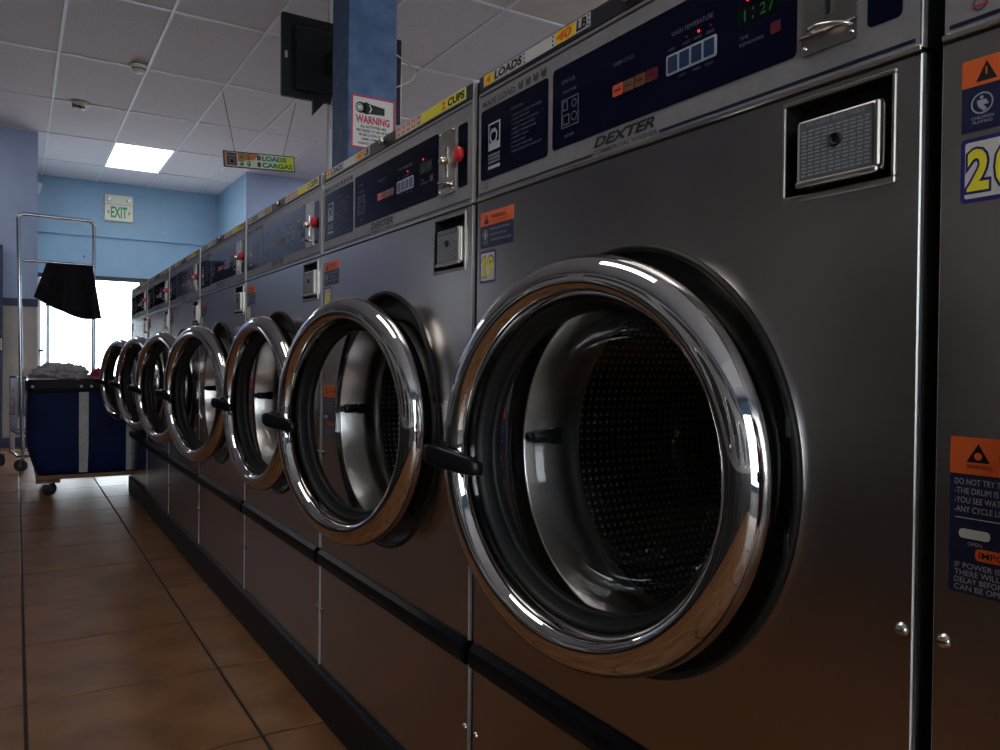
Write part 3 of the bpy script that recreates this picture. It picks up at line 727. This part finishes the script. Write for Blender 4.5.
# ------------------------------------------------------------------ column, warning sign, television
col = MB().box(.834,1.112,3.6,3.845,0,FZ-.006,'column_blue',.004).build('blue_column'); tag(col, 'mottled blue square column rising behind the washers', 'column')
ws = empty('warning_sign', (.851,3.5985,2.030)); fw_ = Frame((0,0,0),(1,0,0),(0,0,1))
mb = MB(); fw_.rect(mb,0,.250,0,.282,'sign_red',.002); mb.build('border', ws)
mb = MB(); fw_.rect(mb,.010,.240,.010,.272,'sticker_white',.0026); mb.build('face', ws)
K_ = -.030
mb = MB(); fw_.poly(mb,[(x_,z_+K_) for x_,z_ in ((.05,.225),(.085,.214),(.105,.219),(.165,.222),(.19,.223),(.19,.262),(.165,.264),(.105,.272),(.085,.280),(.05,.268))],'print_black',.0030)
fw_.circle(mb,.053,.247+K_,.030,'print_black',.0030); fw_.circle(mb,.047,.247+K_,.020,'sticker_white',.0033); fw_.ring(mb,.047,.247+K_,.014,.004,'print_black',.0036)
fw_.poly(mb,[(x_,z_+K_) for x_,z_ in ((.100,.226),(.107,.226),(.118,.246),(.107,.268),(.100,.268),(.110,.246))],'sticker_white',.0034); mb.build('camera_picture', ws)
mb = MB(); fw_.text(mb,'WARNING',.025,.135,.195,.042,'sign_red',.0030,.04); mb.build('heading', ws)
mb = MB()
for i,(t_,wd) in enumerate((('ALL ACTIVITIES ARE',.150),('RECORDED TO AID IN THE',.190),('PROSECUTION OF ANY',.164),('CRIME COMMITTED',.138),('AGAINST THIS FACILITY',.176))): fw_.text(mb,t_,.125-wd/2,.112-.0225*i,wd,.0145,'print_black',.0030,.035)
mb.build('lettering', ws)['kind'] = 'stuff'; tag(ws, 'red-bordered white WARNING sign with a camera picture on the blue column', 'sign')

tv = empty('television', (.682,4.30,2.475))
mb = MB(); mb.box(0,.776,0,.035,0,.495,'tv_black',.006); mb.build('casing', tv)
mb = MB(); mb.box(.06,.675,-.03,.0,.04,.435,'tv_black',.02); mb.build('back_bulge', tv)
mb = MB(); mb.box(.012,.764,.034,.037,.02,.478,'panel_navy'); mb.build('screen', tv)
mb = MB(); mb.box(.018,.034,-.002,.001,.225,.265,'sticker_white'); mb.build('label', tv)
mb = MB(); mb.add([(.19,-.005,.04),(.30,-.005,.04),(.19,-.005,-.09),(.19,.02,.04),(.30,.02,.04),(.19,.02,-.09)],[(0,1,2),(3,4,5),(0,1,4,3),(1,2,5,4),(2,0,3,5)],'tv_black'); mb.build('bracket_plate', tv); MB().box(.25,.40,-.30,-.02,.17,.27,'tv_black',.004).build('wall_arm', tv); MB().box(.70,.774,-.004,.03,-.05,.02,'tv_black',.008).build('speaker_pod', tv)
tag(tv, 'black flat television seen from behind, mounted beside the blue column', 'television')
mb = MB(); pth = []
for i in range(25):
    s_ = i/24; pth.append((1.33+.19*math.sin(PI*s_)**.8, 4.26-.02*math.sin(PI*s_), 2.87-.25*s_))
mb.tube(pth,.005,'cable_white',8); o = mb.build('cable'); tag(o, 'pale cable looping out to the right of the blue column', 'cable')
mb = MB(); mb.tube([(1.01,4.22,2.80),(1.0,4.21,2.65),(.97,4.21,2.5),(.945,4.22,2.38),(.97,4.24,2.30)],.004,'cable_white',6); o = mb.build('cable'); tag(o, 'thin cable hanging down the back of the television', 'cable')
o = MB().box(1.006,1.034,4.40,4.43,0,FZ-.007,'white_paint',.003).build('white_conduit'); tag(o, 'white vertical conduit just left of the blue column under the television', 'conduit')

# ------------------------------------------------------------------ hanging sign
hs = empty('hanging_sign', (.842,6.57,2.545)); hs.rotation_euler.y = -.055; f = Frame((0,0,0),(1,0,0),(0,0,1)); W_, H_ = .615, .138
# the board rises slightly to the right in the picture frame; hung level
mb = MB(); mb.box(0,W_,0,.012,0,H_,'print_black',.002); mb.build('board', hs)
mb = MB(); f.rect(mb,.010,W_-.010,.009,H_-.009,'sign_pale',.0008); f.poly(mb,[(.43,.009),(W_-.010,.009),(W_-.010,H_-.009),(.50,H_-.009)],'sign_yellow',.0012); f.poly(mb,[(.12,H_-.009),(.30,H_-.009),(.26,.075),(.12,.055)],'sign_orange',.0012); f.rect(mb,.010,.024,.009,H_-.009,'sign_orange',.0012); mb.build('printed_face', hs)
mb = MB(); f.rect(mb,.026,.112,.016,H_-.014,'print_grey',.0016); f.circle(mb,.070,.052,.030,'print_dim',.0020); f.circle(mb,.070,.052,.020,'print_black',.0023); f.rect(mb,.030,.108,.092,.105,'print_dim',.0020); mb.build('washer_picture', hs)
for a in (.135,.195):
    for b_ in (.016,.074): mb = MB(); f.text(mb,'$',a,b_,.034,.048,'sign_green',.0022,.06); mb.build('dollar_mark', hs)
mb = MB(); f.text(mb,'8',.282,.075,.034,.044,'print_black',.0022,.06); f.text(mb,'8',.282,.018,.034,.044,'print_black',.0022,.06); f.text(mb,'LOADS',.325,.075,.215,.044,'sign_green',.0022,.05); f.text(mb,'CARGAS',.325,.018,.270,.044,'sign_green',.0022,.05); mb.build('lettering', hs)
inv = Matrix.Rotation(.055, 3, 'Y')
for a, b_ in (((.10,.006,H_), (.834-.842,.03,FZ-2.545-.006)), ((.515,.006,H_), (1.449-.842,-.03,FZ-2.545-.006))): MB().tube([a, inv @ Vector(b_)], .0025, 'print_black', 6).build('cord', hs)
tag(hs, 'small hanging sign reading 8 LOADS 8 CARGAS on two cords', 'sign')

# ------------------------------------------------------------------ exit sign, detectors, outlet
ex = empty('exit_sign', (.309,YB-.035,2.705)); f = Frame((0,-.05,0),(1,0,0),(0,0,1))
mb = MB(); mb.box(0,.335,-.05,0,0,.335,'exit_cream',.006,2); mb.build('housing', ex)
mb = MB(); f.rect(mb,0,.335,.212,.216,'print_grey',.001); mb.build('seam', ex)
mb = MB(); f.text(mb,'EXIT',.072,.040,.195,.145,'exit_green',.0015,.03); mb.build('lettering', ex)
mb = MB(); f.poly(mb,[(.030,.11),(.056,.135),(.056,.122),(.043,.11),(.056,.098),(.056,.085)],'print_black',.0015); f.poly(mb,[(.305,.11),(.279,.135),(.279,.122),(.292,.11),(.279,.098),(.279,.085)],'print_black',.0015); mb.build('arrows', ex)
for a in (.05,.285):
    l = MB().lathe([(0,.034),(-.02,.034),(-.03,.028),(-.03,.0001)],'exit_cream',20,'y',(a,-.05,.275)).build('lamp_head', ex); MB().cyl(-.03,-.034,.022,'lamp_glass',16,'y',(a,-.05,.275),.002).build('lamp_lens', l)
tag(ex, 'cream exit sign with green letters and two small emergency lamps', 'exit sign')
sd = empty('smoke_detector', (.155,6.37,FZ-.006)); mb = MB(); mb.lathe([(0,.062),(-.012,.062),(-.020,.055),(-.045,.048),(-.055,.038),(-.058,.0001)],'exit_cream',28,'z'); mb.build('body', sd); MB().lathe([(-.026,.0535),(-.032,.0525),(-.036,.050)],'print_grey',28,'z').build('vent', sd)
tag(sd, 'round domed smoke detector on the ceiling, the nearer of two fixtures', 'detector')
sd = empty('sprinkler_head', (-.167,7.655,FZ-.006)); MB().lathe([(0,.075),(-.010,.075),(-.022,.060),(-.024,.0001)],'exit_cream',24,'z').build('plate', sd); MB().cyl(-.02,-.05,.02,'steel_plate',14,'z',(0.015,0,0),.004).build('nozzle', sd); MB().box(-.07,.0,-.03,.03,-.045,-.01,'print_grey',.005).build('body', sd)
tag(sd, 'small flat ceiling fixture with a dull metal head toward the back', 'ceiling fixture')
o = MB(); o.add([(0,0,0),(.06,0,.02),(0,-.08,.02),(0,0,.17),(.09,0,.15),(0,-.11,.15)],[(0,1,2),(3,4,5),(0,1,4,3),(1,2,5,4),(2,0,3,5)],'white_paint'); o = o.build('corner_sensor'); o.location = (LX+.002,YB-.037,2.94); tag(o, 'white wedge-shaped sensor in the upper corner left of the exit sign', 'sensor')
ot = empty('wall_outlet', (.03,YB,2.16)); MB().box(0,.08,-.008,0,0,.12,'wall_blue',.002).build('cover_plate', ot); MB().box(.042,.056,-.010,-.007,.045,.075,'print_black').build('socket', ot); tag(ot, 'blue-painted outlet plate on the wall below the exit sign', 'outlet')

# ------------------------------------------------------------------ casters
def caster(parent, x, y, zt, rw, rz=0):
    """fork with wheel hanging from z=zt down to the floor"""
    c_ = MB(); c_.box(x-.03,x+.03,y-.03,y+.03,zt-.006,zt,'caster_metal',.001)
    ca, sa = math.cos(rz), math.sin(rz); ox, oy = x+.02*ca, y+.02*sa
    for s_ in (-1,1):
        px, py = -sa*.021*s_, ca*.021*s_
        c_.tube([(x+px,y+py,zt-.004),(ox+px,oy+py,rw)], .006, 'caster_metal', 6)
    c_ = c_.build('caster', parent)
    wv = MB(); wv.lathe([(-.014,.012),(-.014,rw-.006),(-.009,rw),(.009,rw),(.014,rw-.006),(.014,.012)],'caster_rubber',24,'y'); wv.cyl(-.017,.017,.014,'caster_metal',12,'y')
    wv = wv.build('wheel', c_); wv.location = (ox,oy,rw); wv.rotation_euler.z = rz
    return c_

# ------------------------------------------------------------------ blue laundry cart
BC = empty('laundry_cart', (-.15,5.788,0)); tag(BC, 'blue fabric laundry cart with black rim and white straps past the last washer', 'cart')
def shell(x0,x1,y0,y1,z0,X0,X1,Y0,Y1,z1,m,t=.008,bulge=.012):
    b = bmesh.new(); n = 13; rings = []
    for j in range(n):
        s_ = j/(n-1); bu = bulge*math.sin(PI*s_); g_ = min(1, s_/.34)**.7
        a0,a1,c0,c1 = x0+(X0-x0)*g_-bu, x1+(X1-x1)*g_+bu, y0+(Y0-y0)*g_-bu, y1+(Y1-y1)*g_+bu; z = z0+(z1-z0)*s_; rr = .05
        pts = []
        for (cx_,cy_,t0) in ((a1-rr,c1-rr,0),(a0+rr,c1-rr,90),(a0+rr,c0+rr,180),(a1-rr,c0+rr,270)):
            for i in range(5): q = math.radians(t0+22.5*i); pts.append((cx_+rr*math.cos(q), cy_+rr*math.sin(q)))
        rings.append([b.verts.new((p[0],p[1],z)) for p in pts])
    for p, q in zip(rings, rings[1:]):
        for i in range(20): b.faces.new((p[i],p[(i+1)%20],q[(i+1)%20],q[i]))
    b.faces.new(rings[0]); bmesh.ops.recalc_face_normals(b, faces=b.faces[:])
    bmesh.ops.solidify(b, geom=b.faces[:], thickness=t)
    return MB().bm(b, m, True)
cx_, cy_ = -.15, 5.82
shell(-.385,.40,-.32,.32,.135,-.445,.455,-.355,.355,.70,'cart_blue',.008,.006).build('bag', BC)
mb = shell(-.449,.459,-.360,.360,.670,-.454,.464,-.364,.364,.755,'cart_rim',.006,.002); mb.f and None
# the rim is an open band: drop its floor face
b_ = bmesh.new(); me_ = mb.build_mesh('rim'); b_.from_mesh(me_); bmesh.ops.delete(b_, geom=[f_ for f_ in b_.faces if len(f_.verts) > 4], context='FACES'); b_.to_mesh(me_); b_.free(); link('rim', me_, BC)
mb = MB(); mb.tube([(-.445,-.36,.758),(.455,-.36,.758),(.455,.36,.758),(-.445,.36,.758),(-.445,-.36,.758)],.010,'chrome_tube',8); mb.build('rim_rail', BC)
for x in (-.13,.150): MB().add([(x-.028,-.373,.675),(x+.028,-.373,.675),(x+.028,-.370,.33),(x-.028,-.370,.33),(x+.024,-.334,.145),(x-.024,-.334,.145)]+[(x-.028,-.362,.675),(x+.028,-.362,.675),(x+.028,-.356,.33),(x-.028,-.356,.33),(x+.024,-.318,.145),(x-.024,-.318,.145)],
    [(0,1,2,3),(3,2,4,5),(6,7,8,9),(9,8,10,11),(0,1,7,6),(5,4,10,11),(0,3,9,6),(3,5,11,9),(1,2,8,7),(2,4,10,8)],'webbing').build('strap', BC)
for x in (-.42,-.145,-.085,.145,.42): MB().lathe([(-.006,.0001),(-.005,.006),(0,.009)],'sticker_white',12,'y',(x,-.366,.712)).build('rivet', BC)
mb = MB(); mb.box(-.40,.41,-.335,.335,.108,.135,'cart_wood',.003); mb.build('base_board', BC)
for (x, y) in ((-.34,-.30),(.35,-.30),(-.34,.29),(.35,.29)):
    MB().box(x-.06,x+.08 if x < 0 else x+.06,y-.03,y+.05,.084,.108,'cart_wood',.004).build('corner_block', BC); caster(BC, x, y, .084, .044, .5 if x < 0 else 2.2)

def crumple(name, loc, sx, sy, sz, m, seed, amp=.35, deep=None):
    b = bmesh.new(); bmesh.ops.create_icosphere(b, subdivisions=5, radius=1)
    for v in b.verts:
        d = v.co.normalized(); p = d*2.3+Vector((seed*7.1,seed*3.3,seed))
        r = 1+amp*(noise.noise(p)+.55*noise.noise(p*2.4)) + .30*(.5-abs(noise.noise(p*3.6))) + .12*noise.noise(p*8)
        v.co = Vector((d.x*sx, d.y*sy, max(d.z*sz, -.35*sz) if deep is None else (d.z*sz if d.z > 0 else d.z*deep)))*r
    mb = MB().bm(b, m, True); o = mb.build(name); o.location = loc; return o
o = crumple('laundry_pile', (-.395,5.72,.765), .165,.20,.085,'laundry_grey',1.3,deep=.42); tag(o, 'heap of crumpled grey laundry in the blue cart', 'laundry')
o = crumple('laundry_cloth', (-.185,5.66,.785), .038,.06,.036,'laundry_red',4.2,deep=.40); tag(o, 'small crumpled red cloth beside the grey laundry heap', 'cloth')
# ------------------------------------------------------------------ wire cart with a clothes rail
WC = empty('wire_cart', (-.648,6.85,0), .10); tag(WC, 'chrome wire laundry cart with a tall hanging rail behind the blue cart', 'cart')
PW, PZ = .535, 2.028
def arc(c, r, a0, a1, n=6): return [(c[0]+r*math.cos(a0+(a1-a0)*i/n), c[1], c[2]+r*math.sin(a0+(a1-a0)*i/n)) for i in range(n+1)]
rr = .045
MB().tube([(.035,0,.10)]+arc((rr,0,PZ-rr),rr,PI,PI/2)+arc((PW-rr,0,PZ-rr),rr,PI/2,0)+[(PW,0,.10)],.0145,'chrome_tube',12).build('rail', WC)
MB().tube([(0,0,1.665),(PW,0,1.665)],.011,'chrome_tube',10).build('cross_bar', WC)
fr_ = MB(); D_ = .48
for z in (.12,.30,.74): fr_.tube([(0,0,z),(PW,0,z),(PW,D_,z),(0,D_,z),(0,0,z)],.009,'chrome_tube',8)
for (x, y) in ((0,D_),(PW,D_)): fr_.tube([(x,y,.10),(x,y,.74)],.010,'chrome_tube',8)
fr_.build('frame', WC)
for nm, fn in (('side_wires', lambda i,q: [(0,q,.30),(0,q,.74)]), ('side_wires', lambda i,q: [(PW,q,.30),(PW,q,.74)])):
    mb = MB()
    for i in range(11): mb.tube(fn(i, .02+.044*i), .0025, 'chrome_tube', 5)
    for z in (.41,.52,.63): x_ = fn(0,0)[0][0]; mb.tube([(x_,0,z),(x_,D_,z)],.0025,'chrome_tube',5)
    mb.build(nm, WC)
mb = MB()
for i in range(12): mb.tube([(.02+.044*i,0,.74),(.02+.044*i,0,.30),(.02+.044*i,D_,.30),(.02+.044*i,D_,.74)],.0025,'chrome_tube',5)
mb.build('basket_wires', WC)
MB().box(-.006,-.002,.16,.36,.14,.28,'sticker_white',.001).build('side_plate', WC)
for (x, y) in ((.04,0),(PW,0),(-.06,D_),(PW,D_)): caster(WC, x, y, .115, .05, 1.9 if y else 2.6)
o = crumple('laundry_bundle', (-.43,7.12,.53), .23,.21,.24,'laundry_grey',6.4,amp=.22); tag(o, 'grey bundle of laundry inside the chrome wire cart', 'laundry')
# black cloth hung over the cross bar
def hung():
    b = bmesh.new(); nu, nv = 36, 22; rows = []
    for j in range(nv+1):
        s_ = j/nv; row = []
        for i in range(nu+1):
            q = i/nu; drop_f, drop_b = .34+.24*q-.12*q*q, .36
            L_ = drop_f+drop_b; l = s_*L_-drop_b            # <0 behind the bar, >0 in front
            x0_, x1_ = .19, .525
            fl_ = max(0, l)/.45
            x = x0_+(x1_-x0_)*q + (-.13*(1-q)**2 + .075*q**3)*fl_ + .010*math.sin(9*q+2*s_)
            y = (-.018 if l > 0 else .018)*min(1, abs(l)/.03) + (-.022*math.sin(14*q+1.3)*fl_ - .012*math.sin(31*q)*fl_ if l > 0 else .02*math.sin(11*q)*abs(l))
            z = 1.680-abs(l)+(.05*(1-q)**2*fl_)+ (.012*math.sin(7*q)*fl_)
            row.append(b.verts.new((x,y,z)))
        rows.append(row)
    for p, r_ in zip(rows, rows[1:]):
        for i in range(nu): b.faces.new((p[i],p[i+1],r_[i+1],r_[i]))
    bmesh.ops.solidify(b, geom=b.faces[:], thickness=.004); return MB().bm(b,'cloth_black',True)
o = hung().build('hanging_cloth'); o.matrix_world = Matrix.Translation((-.648,6.85,0)) @ Matrix.Rotation(.10,4,'Z'); tag(o, 'black garment draped over the cross bar of the tall rail', 'garment')

# ------------------------------------------------------------------ unseen dryers facing the washers, added as dark reflections for chrome and steel
mat('dryer_front', (.26,.245,.23), .45, .5); mat('dryer_dark', (.02,.02,.02), .4); glass_mat('dryer_glass', (.35,.35,.35), .02)
def dryer(i):
    y = -2.5+.80*i
    t = empty('dryer', (-1.85, y, 0)); tag(t, '%s unseen round-door dryer added across the aisle from the washers, counted from the front window' % ('first','second','third','fourth','fifth','sixth','seventh','eighth')[i], 'dryer', 'unseen dryers added across the aisle')
    def p1():
        mb = MB(); mb.box(-.95,0,.005,.795,.10,1.92,'dryer_front',.006); mb.box(-.93,-.03,.01,.79,0,.10,'dryer_dark'); mb.box(-.01,.006,.02,.78,.11,.62,'dryer_dark',.003); return mb  # black lower panel added so the door rings reflect something dark
    def p2():
        mb = MB(); mb.torus(.012,.30,.022,'chrome',48,12,'x',(0,.40,1.0)); return mb
    def p3():
        mb = MB(); mb.cyl(.001,.012,.285,'dryer_dark',40,'x',(0,.40,1.0)); return mb
    def p4():
        mb = MB(); mb.box(0,.012,.08,.72,1.55,1.80,'dryer_dark',.004); return mb
    def p5():
        mb = MB(); mb.box(.02,.045,.70,.725,.93,1.07,'dryer_dark',.005); return mb
    part('dr1',p1,t,'cabinet'); part('dr2',p2,t,'door_ring'); part('dr3',p3,t,'door_window'); part('dr4',p4,t,'control_panel'); part('dr5',p5,t,'door_handle')
for i in range(8): dryer(i)
